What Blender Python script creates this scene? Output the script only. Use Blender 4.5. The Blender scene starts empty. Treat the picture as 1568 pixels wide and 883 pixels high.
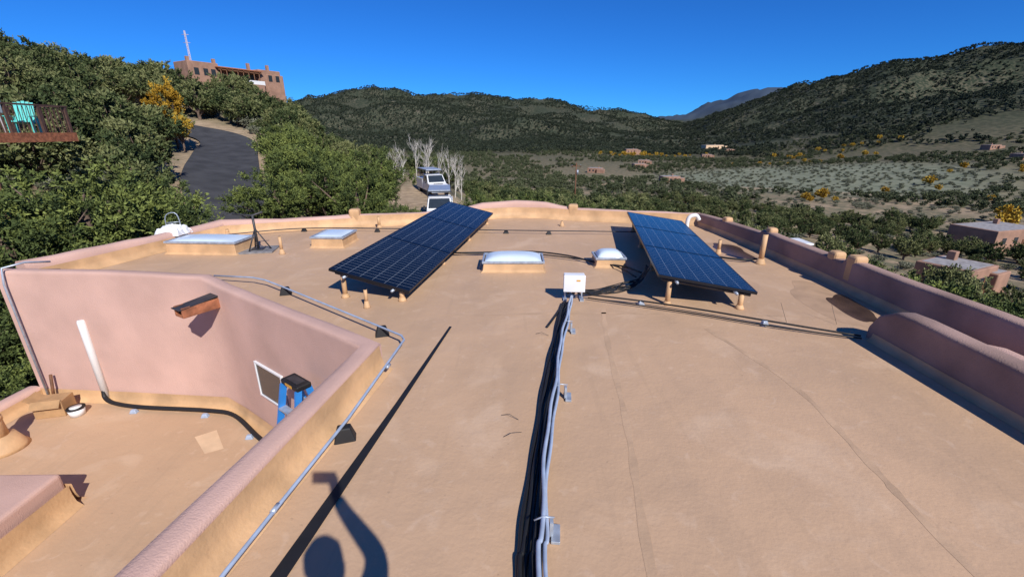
import bpy, math, random
import numpy as np
from mathutils import Vector, Matrix, Euler
random.seed(7); rng=np.random.default_rng(7)
R=math.radians
SC=bpy.context.scene
# ------------------------------------------------------------------ materials
def newmat(name):
    m=bpy.data.materials.new(name); m.use_nodes=True
    nt=m.node_tree; b=nt.nodes["Principled BSDF"]
    return m,nt,b
def mat(name,col,rough=.7,var=.0,scale=6.,bump=0.,bscale=40.,metal=0.,spec=.5,col2=None):
    m,nt,b=newmat(name); N=nt.nodes; L=nt.links
    b.inputs['Roughness'].default_value=rough; b.inputs['Metallic'].default_value=metal
    b.inputs['Specular IOR Level'].default_value=spec
    b.inputs['Base Color'].default_value=(*col,1)
    tc=N.new('ShaderNodeTexCoord')
    if var>0 or col2:
        n=N.new('ShaderNodeTexNoise'); n.inputs['Scale'].default_value=scale; n.inputs['Detail'].default_value=6
        L.new(tc.outputs['Object'],n.inputs['Vector'])
        mx=N.new('ShaderNodeMix'); mx.data_type='RGBA'
        c2=col2 or tuple(c*(1-var) for c in col)
        c1=col if col2 else tuple(min(1,c*(1+var*.6)) for c in col)
        mx.inputs[6].default_value=(*c1,1); mx.inputs[7].default_value=(*c2,1)
        r=N.new('ShaderNodeMapRange'); r.inputs[1].default_value=.35; r.inputs[2].default_value=.65
        L.new(n.outputs['Fac'],r.inputs[0]); L.new(r.outputs[0],mx.inputs[0]); L.new(mx.outputs[2],b.inputs['Base Color'])
    if bump>0:
        n=N.new('ShaderNodeTexNoise'); n.inputs['Scale'].default_value=bscale; n.inputs['Detail'].default_value=5
        L.new(tc.outputs['Object'],n.inputs['Vector'])
        bp=N.new('ShaderNodeBump'); bp.inputs['Strength'].default_value=bump; bp.inputs['Distance'].default_value=.02
        L.new(n.outputs['Fac'],bp.inputs['Height']); L.new(bp.outputs[0],b.inputs['Normal'])
    return m
M={}
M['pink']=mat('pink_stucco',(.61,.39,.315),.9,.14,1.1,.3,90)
M['mauve']=mat('weathered_stucco',(.37,.24,.195),.92,.28,1.5,.3,80)  # pink stucco darkened: shade of the east parapets put into the colour
M['tan']=mat('tan_coating',(.60,.37,.19),.65,.2,3,.2,30)
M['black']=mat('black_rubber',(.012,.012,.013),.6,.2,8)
M['galv']=mat('galvanised_steel',(.42,.47,.54),.4,.2,12,metal=.35)
M['conduit']=mat('grey_conduit',(.36,.43,.55),.4,.15,9)
M['white']=mat('white_paint',(.78,.79,.8),.45,.06,5)
M['pvc']=mat('white_pvc',(.8,.8,.78),.35,.05,4)
M['wood']=mat('brown_wood',(.17,.075,.035),.7,.4,9,.3,50)
M['redwood']=mat('weathered_redwood',(.36,.13,.06),.7,.4,9,.3,50)
M['bronze']=mat('bronze_rail',(.10,.055,.04),.5,.2,9)
M['steel']=mat('dark_steel',(.06,.06,.065),.5,.3,10,metal=.4)
M['blue']=mat('blue_fibreglass',(.03,.22,.62),.4,.1,8)
M['card']=mat('cardboard',(.42,.25,.12),.85,.15,8)
M['teal']=mat('teal_plastic',(.08,.55,.50),.5,.08,8)
M['adobe']=mat('adobe_stucco',(.35,.20,.135),.9,.2,.6,.3,8)
M['glass']=mat('dark_glass',(.03,.04,.05),.08,.1,3,spec=.8)
M['frame']=mat('aluminium_frame',(.012,.014,.02),.35,.1,5,metal=.3)
M['brass']=mat('warning_label',(.7,.35,.05),.5,.1,9)
M['skin']=mat('skin',(.5,.28,.2),.5,.1,20)
M['cloth']=mat('work_shirt',(.1,.13,.2),.85,.2,20)
M['hair']=mat('cap_fabric',(.05,.04,.035),.8,.2,20)
M['roofgrey']=mat('grey_gravel_roof',(.33,.31,.30),.9,.3,1.5)
M['wet']=mat('wet_roof',(.075,.045,.03),.25,.4,3)
M['patch']=mat('pale_patch',(.72,.50,.31),.7,.1,5)  # pale tone for the painted sun reflection, also one distant house wall
M['padgrey']=mat('grey_rubber_pad',(.22,.21,.21),.8,.3,8)
# roof
def roof_mat():
    m,nt,b=newmat('roof_coating'); N=nt.nodes; L=nt.links
    tc=N.new('ShaderNodeTexCoord')
    def noise(s,det=6,sc=(1,1,1),dist=0):
        mp=N.new('ShaderNodeMapping'); mp.inputs['Scale'].default_value=sc; mp.inputs['Rotation'].default_value=(0,0,R(9))
        L.new(tc.outputs['Object'],mp.inputs[0])
        n=N.new('ShaderNodeTexNoise'); n.inputs['Scale'].default_value=s; n.inputs['Detail'].default_value=det; n.inputs['Distortion'].default_value=dist
        L.new(mp.outputs[0],n.inputs['Vector']); return n
    def rng_(n,a,b_,lo=0,hi=1):
        r=N.new('ShaderNodeMapRange'); r.inputs[1].default_value=a; r.inputs[2].default_value=b_; r.inputs[3].default_value=lo; r.inputs[4].default_value=hi
        L.new(n.outputs['Fac'],r.inputs[0]); return r
    def mix(f,a,bc,mode='MIX'):
        x=N.new('ShaderNodeMix'); x.data_type='RGBA'; x.blend_type=mode
        L.new(f.outputs[0],x.inputs[0])
        if isinstance(a,tuple): x.inputs[6].default_value=(*a,1)
        else: L.new(a.outputs[2],x.inputs[6])
        x.inputs[7].default_value=(*bc,1); return x
    c=mix(rng_(noise(.55,4,dist=.6),.35,.68),(.59,.385,.235),(.51,.335,.205))
    c=mix(rng_(noise(2.2,7,(1,.25,1),.4),.5,.8,0,.5),c,(.42,.285,.185))
    c=mix(rng_(noise(1.1,8,dist=1.5),.56,.70,0,.45),c,(.69,.49,.33))
    c=mix(rng_(noise(7,8,(1,1,1),.8),.60,.70,0,.25),c,(.71,.52,.37))
    c=mix(rng_(noise(90,2),.66,.74,0,.3),c,(.28,.18,.11))
    c=mix(rng_(noise(26,3),.70,.76,0,.45),c,(.30,.20,.13))
    c=mix(rng_(noise(5,8,(2.5,.12,1)),.60,.66,0,.14),c,(.40,.27,.17))
    L.new(c.outputs[2],b.inputs['Base Color'])
    b.inputs['Roughness'].default_value=.62; b.inputs['Specular IOR Level'].default_value=.35
    bp=N.new('ShaderNodeBump'); bp.inputs['Strength'].default_value=.3; bp.inputs['Distance'].default_value=.008
    L.new(noise(35,6).outputs['Fac'],bp.inputs['Height'])
    bp2=N.new('ShaderNodeBump'); bp2.inputs['Strength'].default_value=.5; bp2.inputs['Distance'].default_value=.035
    L.new(noise(2.0,3).outputs['Fac'],bp2.inputs['Height']); L.new(bp.outputs[0],bp2.inputs['Normal'])
    L.new(bp2.outputs[0],b.inputs['Normal'])
    return m
M['roof']=roof_mat()
def leaf_mat(name,c1,c2,c3,rs=.5):
    m,nt,b=newmat(name); N=nt.nodes; L=nt.links
    a=N.new('ShaderNodeAttribute'); a.attribute_name='tint'
    oi=N.new('ShaderNodeObjectInfo')
    cr=N.new('ShaderNodeValToRGB'); e=cr.color_ramp.elements
    e[0].color=(*c1,1); e[1].color=(*c3,1); k=e.new(.5); k.color=(*c2,1)
    ad=N.new('ShaderNodeMath'); ad.operation='MULTIPLY_ADD'; ad.inputs[1].default_value=rs; 
    sb=N.new('ShaderNodeMath'); sb.operation='SUBTRACT'; sb.inputs[1].default_value=rs/2
    L.new(oi.outputs['Random'],ad.inputs[0]); L.new(a.outputs['Fac'],sb.inputs[0]); L.new(sb.outputs[0],ad.inputs[2])
    L.new(ad.outputs[0],cr.inputs[0]); L.new(cr.outputs[0],b.inputs['Base Color'])
    b.inputs['Roughness'].default_value=.7; b.inputs['Specular IOR Level'].default_value=.15
    return m
M['leaf']=leaf_mat('juniper_foliage',(.04,.06,.022),(.09,.12,.036),(.20,.235,.06),.6)
M['leafmid']=leaf_mat('slope_foliage',(.035,.055,.022),(.085,.11,.04),(.20,.21,.085),.8)
M['leafgrey']=leaf_mat('sage_foliage',(.10,.11,.07),(.18,.19,.125),(.28,.28,.2))
M['leafyel']=leaf_mat('yellow_foliage',(.25,.13,.01),(.45,.27,.03),(.58,.40,.06))
M['leaffar']=leaf_mat('distant_foliage',(.04,.056,.028),(.078,.096,.046),(.14,.155,.08))
M['leafmount']=leaf_mat('mountain_foliage',(.028,.04,.027),(.046,.06,.038),(.075,.085,.052))  # greens shifted slightly blue, distance haze mixed into the leaf colour
M['bark']=mat('bark',(.16,.11,.08),.9,.3,12,.5,30)
M['whitebark']=mat('aspen_bark',(.60,.56,.50),.8,.25,3)
# ------------------------------------------------------------------ mesh helpers
def link(o,parent=None):
    SC.collection.objects.link(o)
    if parent: o.parent=parent
    return o
def empty(name,loc=(0,0,0),rz=0):
    o=bpy.data.objects.new(name,None); o.location=loc; o.rotation_euler=(0,0,rz); o.empty_display_size=.1
    return link(o)
def mesh(name,v,f,m,parent=None,smooth=False,bevel=0,loc=None,rot=None):
    me=bpy.data.meshes.new(name); me.from_pydata([tuple(p) for p in v],[],[tuple(q) for q in f]); me.validate(); me.update()
    for mm in (m if isinstance(m,list) else [m]): me.materials.append(mm)
    if smooth: me.shade_smooth()
    o=bpy.data.objects.new(name,me); link(o,parent)
    if loc is not None: o.location=loc
    if rot is not None: o.rotation_euler=rot
    if bevel>0:
        b=o.modifiers.new('bevel','BEVEL'); b.width=bevel; b.segments=3; b.limit_method='ANGLE'
    return o
def box(name,c,s,m,parent=None,rot=(0,0,0),bevel=0):
    x,y,z=[k/2 for k in s]
    v=[(-x,-y,-z),(x,-y,-z),(x,y,-z),(-x,y,-z),(-x,-y,z),(x,-y,z),(x,y,z),(-x,y,z)]
    f=[(0,3,2,1),(4,5,6,7),(0,1,5,4),(1,2,6,5),(2,3,7,6),(3,0,4,7)]
    return mesh(name,v,f,m,parent,False,bevel,c,rot)
def tube_geo(pts,r,n=8):
    pts=[Vector(p) for p in pts]; v=[];f=[]
    rs=r if isinstance(r,(list,tuple)) else [r]*len(pts)
    up=Vector((0,0,1)); prev=None
    for i,p in enumerate(pts):
        d=(pts[min(i+1,len(pts)-1)]-pts[max(i-1,0)])
        if d.length<1e-9: d=Vector((0,0,1))
        d.normalize()
        a=prev if prev is not None else (Vector((1,0,0)) if abs(d.z)>.9 else up)
        a=(a-d*a.dot(d)); 
        if a.length<1e-6: a=d.orthogonal()
        a.normalize(); prev=a; b=d.cross(a)
        for k in range(n):
            t=2*math.pi*k/n; v.append(p+(a*math.cos(t)+b*math.sin(t))*rs[i])
    for i in range(len(pts)-1):
        for k in range(n):
            f.append((i*n+k,i*n+(k+1)%n,(i+1)*n+(k+1)%n,(i+1)*n+k))
    f.append(tuple(range(n-1,-1,-1))); f.append(tuple(range((len(pts)-1)*n,len(pts)*n)))
    return v,f
def tube(name,pts,r,m,parent=None,n=10,smooth=True):
    v,f=tube_geo(pts,r,n); return mesh(name,v,f,m,parent,smooth)
def smoothpath(pts,k=6):
    P=[Vector(p) for p in pts]; P=[P[0]*2-P[1]]+P+[P[-1]*2-P[-2]]; out=[]
    for i in range(1,len(P)-2):
        for j in range(k):
            t=j/k; a,b,c,d=P[i-1:i+3]
            out.append(.5*((2*b)+(c-a)*t+(2*a-5*b+4*c-d)*t*t+(3*b-a-3*c+d)*t**3))
    out.append(P[-2]); return out
# ------------------------------------------------------------------ noise + terrain height
def vnoise(x,y,seed=0):
    xi=np.floor(x).astype(np.int64); yi=np.floor(y).astype(np.int64); xf=x-xi; yf=y-yi
    u=xf*xf*(3-2*xf); v=yf*yf*(3-2*yf)
    def h(a,b):
        n=(a*374761393+b*668265263+seed*1442695041)&0x7fffffff
        n=((n^(n>>13))*1274126177)&0x7fffffff
        n=(n^(n>>16))&0x7fffffff
        return (n%100003)/100003.
    return (h(xi,yi)*(1-u)+h(xi+1,yi)*u)*(1-v)+(h(xi,yi+1)*(1-u)+h(xi+1,yi+1)*u)*v
def fbm(x,y,s,oct=4,seed=0):
    r=0;a=.5
    for i in range(oct):
        r=r+a*(vnoise(x/s+17.3*i,y/s-9.1*i,seed+i)*2-1); a*=.5; s=s/2.03
    return r
RK=np.array([0,12,20,28,45,60,90,150,300,550,900,1300,1800,2600,4000,7000.])
ROWS={
-180:[-4,-4,-3,-2,0,4,10,12,12,10,10,20,40,60,60,0],
-90:[-4,-4,-3,-2,1,3.0,10,13,14,12,10,20,40,60,60,0],
-47:[-4,-4,-3,-2,.6,2.6,10.6,13,13,10,10,20,40,60,60,0],
-42:[-4,-4,-3.2,-2.6,.2,2.0,8.8,11.5,12,10,10,20,40,60,60,0],
-37:[-4,-4,-3.5,-3,-.5,1.2,7.4,11,11,8,5,20,40,60,60,0],
-33:[-4,-4,-3.8,-3.3,-1.0,.9,6.8,10.6,10,6,0,20,60,60,60,0],
-28:[-4,-4,-3.8,-3.3,-1.1,.8,6.0,9.0,6,0,0,20,80,60,60,0],
-25:[-4,-4,-3.9,-3.5,-1.8,-.5,3.0,4,-2,-10,0,30,90,60,40,0],
-22:[-4,-4.2,-4.2,-4,-3.3,-2.6,-2,-3,-12,-18,-4,40,100,50,0,0],
-16:[-4,-4.3,-4.5,-4.4,-3.8,-2.9,-5,-11,-22,-22,-10,40,127,60,0,0],
-10:[-4,-4.5,-4.6,-4.4,-4.0,-3.2,-7,-15,-25,-24,-12,34,118,60,0,0],
-3:[-4,-4.5,-5,-5.6,-7.0,-8,-11.5,-18,-26,-24,-10,36,125,60,0,0],
4:[-4,-4.5,-5,-6,-8,-9.5,-13,-19,-26,-24,-12,26,110,60,0,0],
9:[-4,-4.5,-5.2,-6.4,-8.5,-10,-13.5,-19.5,-26,-24,-15,10,84,60,0,0],
15:[-4,-4.6,-5.6,-7,-9,-11,-14,-20,-26,-25,-18,-2,52,60,90,0],
20:[-4,-4.7,-6,-7.4,-9.5,-11.5,-15,-20,-26,-25,-18,0,20,45,150,0],
25:[-4,-4.8,-6.2,-7.8,-10,-12,-15.5,-20.5,-26,-25,-8,48,56,80,290,0],
30:[-4,-4.9,-6.4,-8,-10.4,-12.5,-16,-21,-26,-24,14,102,112,120,320,0],
37:[-4,-5,-6.6,-8.4,-11,-13,-17,-21.5,-26,-18,50,150,155,120,150,0],
47:[-4,-5,-7,-9,-12,-14,-18,-22,-25,-8,76,180,185,120,150,0],
60:[-4,-5,-7,-9,-12,-14,-18,-22,-25,-5,90,205,210,120,150,0],
90:[-4,-5,-7,-9,-12,-14,-18,-22,-25,-5,80,185,190,120,150,0],
180:[-4,-4,-3,-2,0,4,10,12,12,10,10,20,40,60,60,0]}
AZ=np.array(sorted(ROWS)); TB=np.array([ROWS[a] for a in AZ],float)
def height(x,y):
    x=np.asarray(x,float); y=np.asarray(y,float)
    r=np.hypot(x,y); az=np.degrees(np.arctan2(x,y))
    i=np.clip(np.searchsorted(AZ,az)-1,0,len(AZ)-2); t=(az-AZ[i])/(AZ[i+1]-AZ[i]); t=np.clip(t,0,1)
    j=np.clip(np.searchsorted(RK,r)-1,0,len(RK)-2); s=np.clip((r-RK[j])/(RK[j+1]-RK[j]),0,1)
    h=(TB[i,j]*(1-t)+TB[i+1,j]*t)*(1-s)+(TB[i,j+1]*(1-t)+TB[i+1,j+1]*t)*s
    A=np.interp(r,[0,14,60,150,500,1000,1500,4000],[0,.1,.3,.8,3,24,30,30])
    base=fbm(x,y,260,5,3)
    rid=1-np.abs(fbm(x+300,y,330,5,11))*3.2
    h=h+A*(base*1.1+np.where(r>500,(rid-.55)*1.0,0)*np.clip((r-500)/500,0,1))+np.clip(r/100,0,1)*.5*fbm(x,y,14,3,5)
    return h
def H1(x,y): return float(height(np.array([x]),np.array([y]))[0])
ROAD=smoothpath([(-9,17,0),(-11.5,21,0),(-14.6,25,0),(-17.9,28.9,0),(-22.1,34.9,0),(-26.9,43.6,0),(-30.6,50.5,0),(-34.5,53.5,0),(-41,54,0)],8)
RP=np.array([(p.x,p.y) for p in ROAD])
def droad(x,y):
    d=np.full(np.shape(x),1e9)
    for a in RP: d=np.minimum(d,np.hypot(x-a[0],y-a[1]))
    return d
def ell(x,y,cx,cy,a,b,rot=0):
    c,s=math.cos(rot),math.sin(rot); dx=x-cx; dy=y-cy
    return np.hypot((dx*c+dy*s)/a,(-dx*s+dy*c)/b)
def terrain():
    az=np.concatenate([np.linspace(-180,-66,40),np.linspace(-65,65,420),np.linspace(66,180,41)[:-1]])
    rr=np.concatenate([[0.5],np.geomspace(4,7000,250)])
    A,RR=np.meshgrid(np.radians(az),rr); X=RR*np.sin(A); Y=RR*np.cos(A); Z=height(X,Y)
    n=len(az); nr=len(rr)
    co=np.stack([X,Y,Z],-1).reshape(-1,3)
    i=np.arange(nr-1)[:,None]*n; k=np.arange(n)[None,:]; k2=(k+1)%n
    F=np.stack([i+k,i+n+k,i+n+k2,i+k2],-1).reshape(-1,4)
    me=bpy.data.meshes.new('terrain'); me.vertices.add(len(co)); me.vertices.foreach_set('co',co.ravel())
    me.loops.add(F.size); me.loops.foreach_set('vertex_index',F.ravel().astype(np.int32))
    me.polygons.add(len(F)); me.polygons.foreach_set('loop_start',np.arange(0,F.size,4,dtype=np.int32))
    me.update(); me.validate(); me.shade_smooth()
    x,y=co[:,0],co[:,1]; r=np.hypot(x,y)
    dirt=np.zeros(len(co))
    dirt=np.maximum(dirt,np.clip(1.7-droad(x,y)/3.2,0,1))
    dirt=np.maximum(dirt,np.clip(2.2-2*ell(x,y,-8,44,7,9),0,1))
    dirt=np.maximum(dirt,np.clip(2.2-2*ell(x,y,-39,58.5,8,2.5,-.1),0,1))
    nn=fbm(x,y,9,4,8)
    dirt=np.maximum(dirt,np.clip((nn-.10)*5,0,.85)*(r<260))
    mead=np.clip(3-2.6*ell(x,y,188,285,112,85,.55),0,1)
    far=np.clip((r-300)/400,0,1); far_haze=np.clip((r-2300)/900,0,1)
    for nm,a in (('dirt',dirt),('meadow',mead),('far',far),('vfar',far_haze)):
        at=me.attributes.new(nm,'FLOAT','POINT'); at.data.foreach_set('value',a.astype(np.float32))
    m,nt,b=newmat('terrain_soil'); N=nt.nodes; L=nt.links
    tc=N.new('ShaderNodeTexCoord')
    def noise(s,det=6):
        q=N.new('ShaderNodeTexNoise'); q.inputs['Scale'].default_value=s; q.inputs['Detail'].default_value=det; L.new(tc.outputs['Object'],q.inputs['Vector']); return q.outputs['Fac']
    def mr(o,a,b_,lo=0,hi=1):
        q=N.new('ShaderNodeMapRange'); q.inputs[1].default_value=a;q.inputs[2].default_value=b_;q.inputs[3].default_value=lo;q.inputs[4].default_value=hi; L.new(o,q.inputs[0]); return q.outputs[0]
    def mix(f,a,c):
        q=N.new('ShaderNodeMix'); q.data_type='RGBA'; L.new(f,q.inputs[0])
        for idx,v in ((6,a),(7,c)):
            if isinstance(v,tuple): q.inputs[idx].default_value=(*v,1)
            else: L.new(v,q.inputs[idx])
        return q.outputs[2]
    def attr(nm):
        q=N.new('ShaderNodeAttribute'); q.attribute_name=nm; return q.outputs['Fac']
    near=mix(mr(noise(.35,8),.4,.62),(.27,.21,.135),(.145,.14,.085))
    near=mix(mr(noise(2.5,5),.45,.7,0,.6),near,(.10,.105,.06))
    farc=mix(mr(noise(.012,8),.4,.6),(.105,.098,.064),(.066,.073,.045))
    farc=mix(mr(noise(.03,9),.60,.70,0,.55),farc,(.22,.185,.135))
    vo=N.new('ShaderNodeTexVoronoi'); vo.inputs['Scale'].default_value=.22; L.new(tc.outputs['Object'],vo.inputs['Vector'])
    farc=mix(mr(vo.outputs['Distance'],.4,.7,1,0),farc,(.034,.045,.028))
    c=mix(attr('far'),near,farc)
    c=mix(attr('vfar'),c,(.06,.085,.12))  # aerial haze painted as blue into the farthest slopes
    md=mix(mr(noise(.12,8),.4,.6),(.225,.235,.165),(.165,.18,.12))
    c=mix(attr('meadow'),c,md)
    dc=mix(mr(noise(1.2,8),.35,.65),(.44,.33,.22),(.29,.215,.14))
    c=mix(attr('dirt'),c,dc)
    L.new(c,b.inputs['Base Color']); b.inputs['Roughness'].default_value=.95; b.inputs['Specular IOR Level'].default_value=.1
    bp=N.new('ShaderNodeBump'); bp.inputs['Strength'].default_value=.6; bp.inputs['Distance'].default_value=.3
    L.new(noise(1.5,8),bp.inputs['Height']); L.new(bp.outputs[0],b.inputs['Normal'])
    me.materials.append(m)
    o=bpy.data.objects.new('terrain',me); link(o); return o
terrain()
# road (driveway)
def ribbon(name,pts,w,m,dz,zf=None,parent=None,cross=1):
    v=[];f=[]
    for i,p in enumerate(pts):
        d=(Vector(pts[min(i+1,len(pts)-1)])-Vector(pts[max(i-1,0)])); d.z=0; d.normalize(); nrm=Vector((-d.y,d.x,0))
        ww=w[i] if isinstance(w,list) else w
        for k in range(cross+1):
            q=Vector(p)+nrm*ww*(k/cross-.5); z=(zf(q.x,q.y) if zf else q.z)+dz
            v.append((q.x,q.y,z))
    c=cross+1
    for i in range(len(pts)-1):
        for k in range(cross): f.append((i*c+k,i*c+k+1,(i+1)*c+k+1,(i+1)*c+k))
    return mesh(name,v,f,m,parent,True)
M['asph']=mat('asphalt',(.05,.05,.053),.85,.3,.8,.4,8)
ribbon('driveway_road',ROAD,5.2,M['asph'],.22,H1,cross=6)
# ------------------------------------------------------------------ vegetation
def setmesh(name,V,F,mats,tint=None,fm=None):
    me=bpy.data.meshes.new(name); V=np.asarray(V,np.float32); F=np.asarray(F,np.int32)
    me.vertices.add(len(V)); me.vertices.foreach_set('co',V.ravel())
    me.loops.add(F.size); me.loops.foreach_set('vertex_index',F.ravel())
    me.polygons.add(len(F)); me.polygons.foreach_set('loop_start',np.arange(0,F.size,4,dtype=np.int32))
    me.update()
    for m in mats: me.materials.append(m)
    if fm is not None: me.polygons.foreach_set('material_index',np.asarray(fm,np.int32))
    if tint is not None:
        a=me.attributes.new('tint','FLOAT','FACE'); a.data.foreach_set('value',np.asarray(tint,np.float32))
    return me
def crown_mesh(name,seed,Rr,Hh,ncl,tw,per,ls,leafm,trunk=True,base=.1,cr=.3):
    # clumps of short foliated twigs spread through an uneven, lobed crown
    g=np.random.default_rng(seed)
    lob=g.normal(size=(9,3)); lob[:,2]=np.abs(lob[:,2])*.8; lob/=np.linalg.norm(lob,axis=1)[:,None]; lobw=g.uniform(.25,.7,9)
    d=g.normal(size=(ncl,3)); d/=np.linalg.norm(d,axis=1)[:,None]
    dd=np.clip(d@lob.T,0,1)**7
    rf=(.62+(dd*lobw).max(1))*(g.uniform(.12,1,ncl)**.42)
    C=d*rf[:,None]*np.array([Rr,Rr,Hh*.5*(1-base)])/1.05
    C[:,2]+=Hh*(.5+base*.5); C[:,2]=np.maximum(C[:,2],Hh*base*g.uniform(.6,1.6,ncl))
    csz=cr*Rr*g.uniform(.5,1.35,ncl)
    ct=np.clip(g.normal(.48,.2,ncl)+(C[:,2]/Hh-.5)*.2,0,1)
    ctr=np.array([0,0,Hh*.42]); out=C-ctr; out/=np.linalg.norm(out,axis=1)[:,None]+1e-6
    td=out[:,None,:]*.75+g.normal(size=(ncl,tw,3))*.62+np.array([0,0,.38]); td/=np.linalg.norm(td,axis=2)[...,None]
    tl=csz[:,None]*g.uniform(.5,1.25,(ncl,tw))
    t=(np.arange(per)+.5)/per
    pos=C[:,None,None,:]+td[:,:,None,:]*(tl[:,:,None]*(t-.25))[...,None]*1.25
    pos=pos+g.normal(size=pos.shape)*(csz[:,None,None,None]*.13)*(1.15-t)[None,None,:,None]
    pos=pos.reshape(-1,3); n_=len(pos)
    ax=np.repeat(td.reshape(-1,3),per,0)+g.normal(size=(n_,3))*.55; ax/=np.linalg.norm(ax,axis=1)[:,None]
    bt=np.cross(ax,g.normal(size=(n_,3))); bt/=np.linalg.norm(bt,axis=1)[:,None]
    L=ls*g.uniform(.6,1.4,(n_,1)); W=L*.42
    V=np.stack([pos-ax*L,pos+bt*W,pos+ax*L,pos-bt*W],1).reshape(-1,3)
    F=np.arange(n_*4).reshape(-1,4)
    tint=np.repeat(ct,tw*per)+np.tile(np.tile((t-.5)*.35,tw),ncl)+g.normal(0,.09,n_)
    fm=np.zeros(n_,int)
    if trunk:
        tv=[];tf=[]
        def add(pts,rs,nn=6):
            v,f=tube_geo(pts,rs,nn); o=len(tv); tv.extend([tuple(a) for a in v]); tf.extend([tuple(o+i for i in a) for a in f if len(a)==4])
        add([(0,0,-.4),(.05*Rr,0,Hh*.25),(0,.06*Rr,Hh*.6),(0,0,Hh*.85)],[.09*Rr,.07*Rr,.045*Rr,.01])
        idx=g.choice(ncl,min(ncl,30),replace=False)
        for i in idx:
            e=Vector(C[i]); s=Vector((0,0,max(.1,e.z*.45))); mid=(s+e)/2+Vector((0,0,-.1*Rr))
            add([s,mid,e],[.035*Rr,.022*Rr,.006*Rr],5)
        tv=np.array(tv); tf=np.array(tf)
        F=np.concatenate([F,tf+len(V)]); V=np.concatenate([V,tv]); fm=np.concatenate([fm,np.ones(len(tf),int)]); tint=np.concatenate([tint,np.full(len(tf),.5)])
    return setmesh(name,V,F,[leafm,M['bark']],tint,fm)
hero=[crown_mesh('juniper_hero_%d'%i,20+i,2.4,4.6,300,12,11,.055,M['leaf'],cr=.175) for i in range(3)]
def place(name,me,x,y,s=1,sz=1,z=None,rz=None):
    o=bpy.data.objects.new(name,me); link(o)
    o.location=(x,y,(H1(x,y) if z is None else z)-.05); o.scale=(s,s,s*sz); o.rotation_euler=(0,0,random.uniform(0,6.28) if rz is None else rz); return o
HT=[(-12.9,13.6,1.2,.80),(-15.6,12.2,1.1,.76),(-11.2,14.4,.8,.95),(-14.5,17.3,.9,.85),(-17.8,10,1.0,.8),(-10.2,10.9,.7,.85),(-13.2,11.2,.9,.92),(-9.6,7.4,.55,.9),(-9.5,5.4,.5,.85),(-11.6,8.4,.7,.8),
(-13.2,28.5,1.1,1.0),(-10.9,26.6,1.05,1.0),(-8.6,25.2,1.0,1.0),(-6.8,24,.75,.9),(-12.2,23.2,.95,.85),(-9.3,30,1.1,1.05),(-15.5,33,1.1,1.05),(-5.2,24.4,.5,.7),(-17.5,36.5,1.05,1.0),(-12.5,32,1.1,1.0),
(-2.3,30,.85,1.),(-.4,27,.85,1),(1.6,25,.9,1),(3.6,23.5,.9,1),(5.8,24.5,1,.95),(7.4,21.5,.95,.95),(9.6,22.5,1,.95),(4.6,28.5,1,1),(8.8,27.5,1.05,1),(1.0,31,1,1),(11.8,20.5,1,.95),
(9.4,16.8,.95,.9),(11.2,14.2,.95,.9),(12.4,17.2,1.0,.95),(13.8,12.6,1,.9),(14.8,15.8,1.05,.95),(10.2,11.2,.85,.85),(12.2,9.6,.9,.85),(15.4,10.2,1,.9),(16.5,13.2,1,.9),(14.4,7.2,.95,.85),(17.8,8.8,1,.9),(14.4,20.5,1,1),(17.6,17.8,1,1),(19,14.5,1,1),(18.5,11.5,1,1)]
for i,(x,y,s,sz) in enumerate(HT): place('juniper_tree',hero[i%3],x,y,s,sz)
def instancer(name,child_me,X,Y,S,dz=0,childname='foliage'):
    Z=height(X,Y)+dz; n=len(X); a=np.random.default_rng(len(X)).uniform(0,6.28,n)
    off=[]
    for k in range(4):
        t=a+math.pi/2*k+math.pi/4; off.append(np.stack([X+np.cos(t)*S*.7071,Y+np.sin(t)*S*.7071,Z],-1))
    V=np.stack(off,1).reshape(-1,3); F=np.arange(4*n).reshape(-1,4)
    me=setmesh(name+'_points',V,F,[]); o=bpy.data.objects.new(name,me); link(o)
    o.instance_type='FACES'; o.use_instance_faces_scale=True; o.instance_faces_scale=1; o.show_instancer_for_render=False; o.show_instancer_for_viewport=False
    c=bpy.data.objects.new(childname,child_me); link(c,o); return o
def scatter(n,r0,r1,a0=-58,a1=62,seed=1,meadow=True):
    g=np.random.default_rng(seed); r=np.sqrt(g.uniform(r0*r0,r1*r1,n)); a=np.radians(g.uniform(a0,a1,n)); x=r*np.sin(a); y=r*np.cos(a)
    k=(droad(x,y)>np.where(r<80,4.2,3))&(ell(x,y,-8,44,6.5,9)>1)&(ell(x,y,-39,58.5,7,2.2,-.1)>1)
    if meadow: k&=(ell(x,y,188,285,112,85,.55)>.95)
    k&=(ell(x,y,-50.5,88,11,8,.9)>1); k&=~((x>-30)&(x<-17)&(y>13)&(y<22))
    k&=(ell(x,y,-6.2,37,3.5,7)>1)&(ell(x,y,50,48,6,5)>1)&(ell(x,y,97,88,12,9)>1)&(ell(x,y,-9,52,7,5)>1)
    return x[k],y[k],g
mid=[crown_mesh('juniper_mid_%d'%i,50+i,2.3,4.2,110,8,7,.135,M['leafmid'],cr=.24) for i in range(3)]
midg=crown_mesh('sage_mid',60,1.4,1.5,60,6,6,.10,M['leafgrey'],trunk=False,cr=.3)
farm=[crown_mesh('juniper_far_%d'%i,70+i,2.3,4.0,26,4,4,.42,M['leaffar'],trunk=False,cr=.33) for i in range(2)]
tiny=[crown_mesh('forest_far_%d'%i,75+i,2.0,4.6,12,3,3,.75,M['leafmount'],trunk=False,cr=.33) for i in range(2)]
yelm=crown_mesh('cottonwood_far',80,3.2,6,60,5,5,.42,M['leafyel'],trunk=False,cr=.3)
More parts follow.
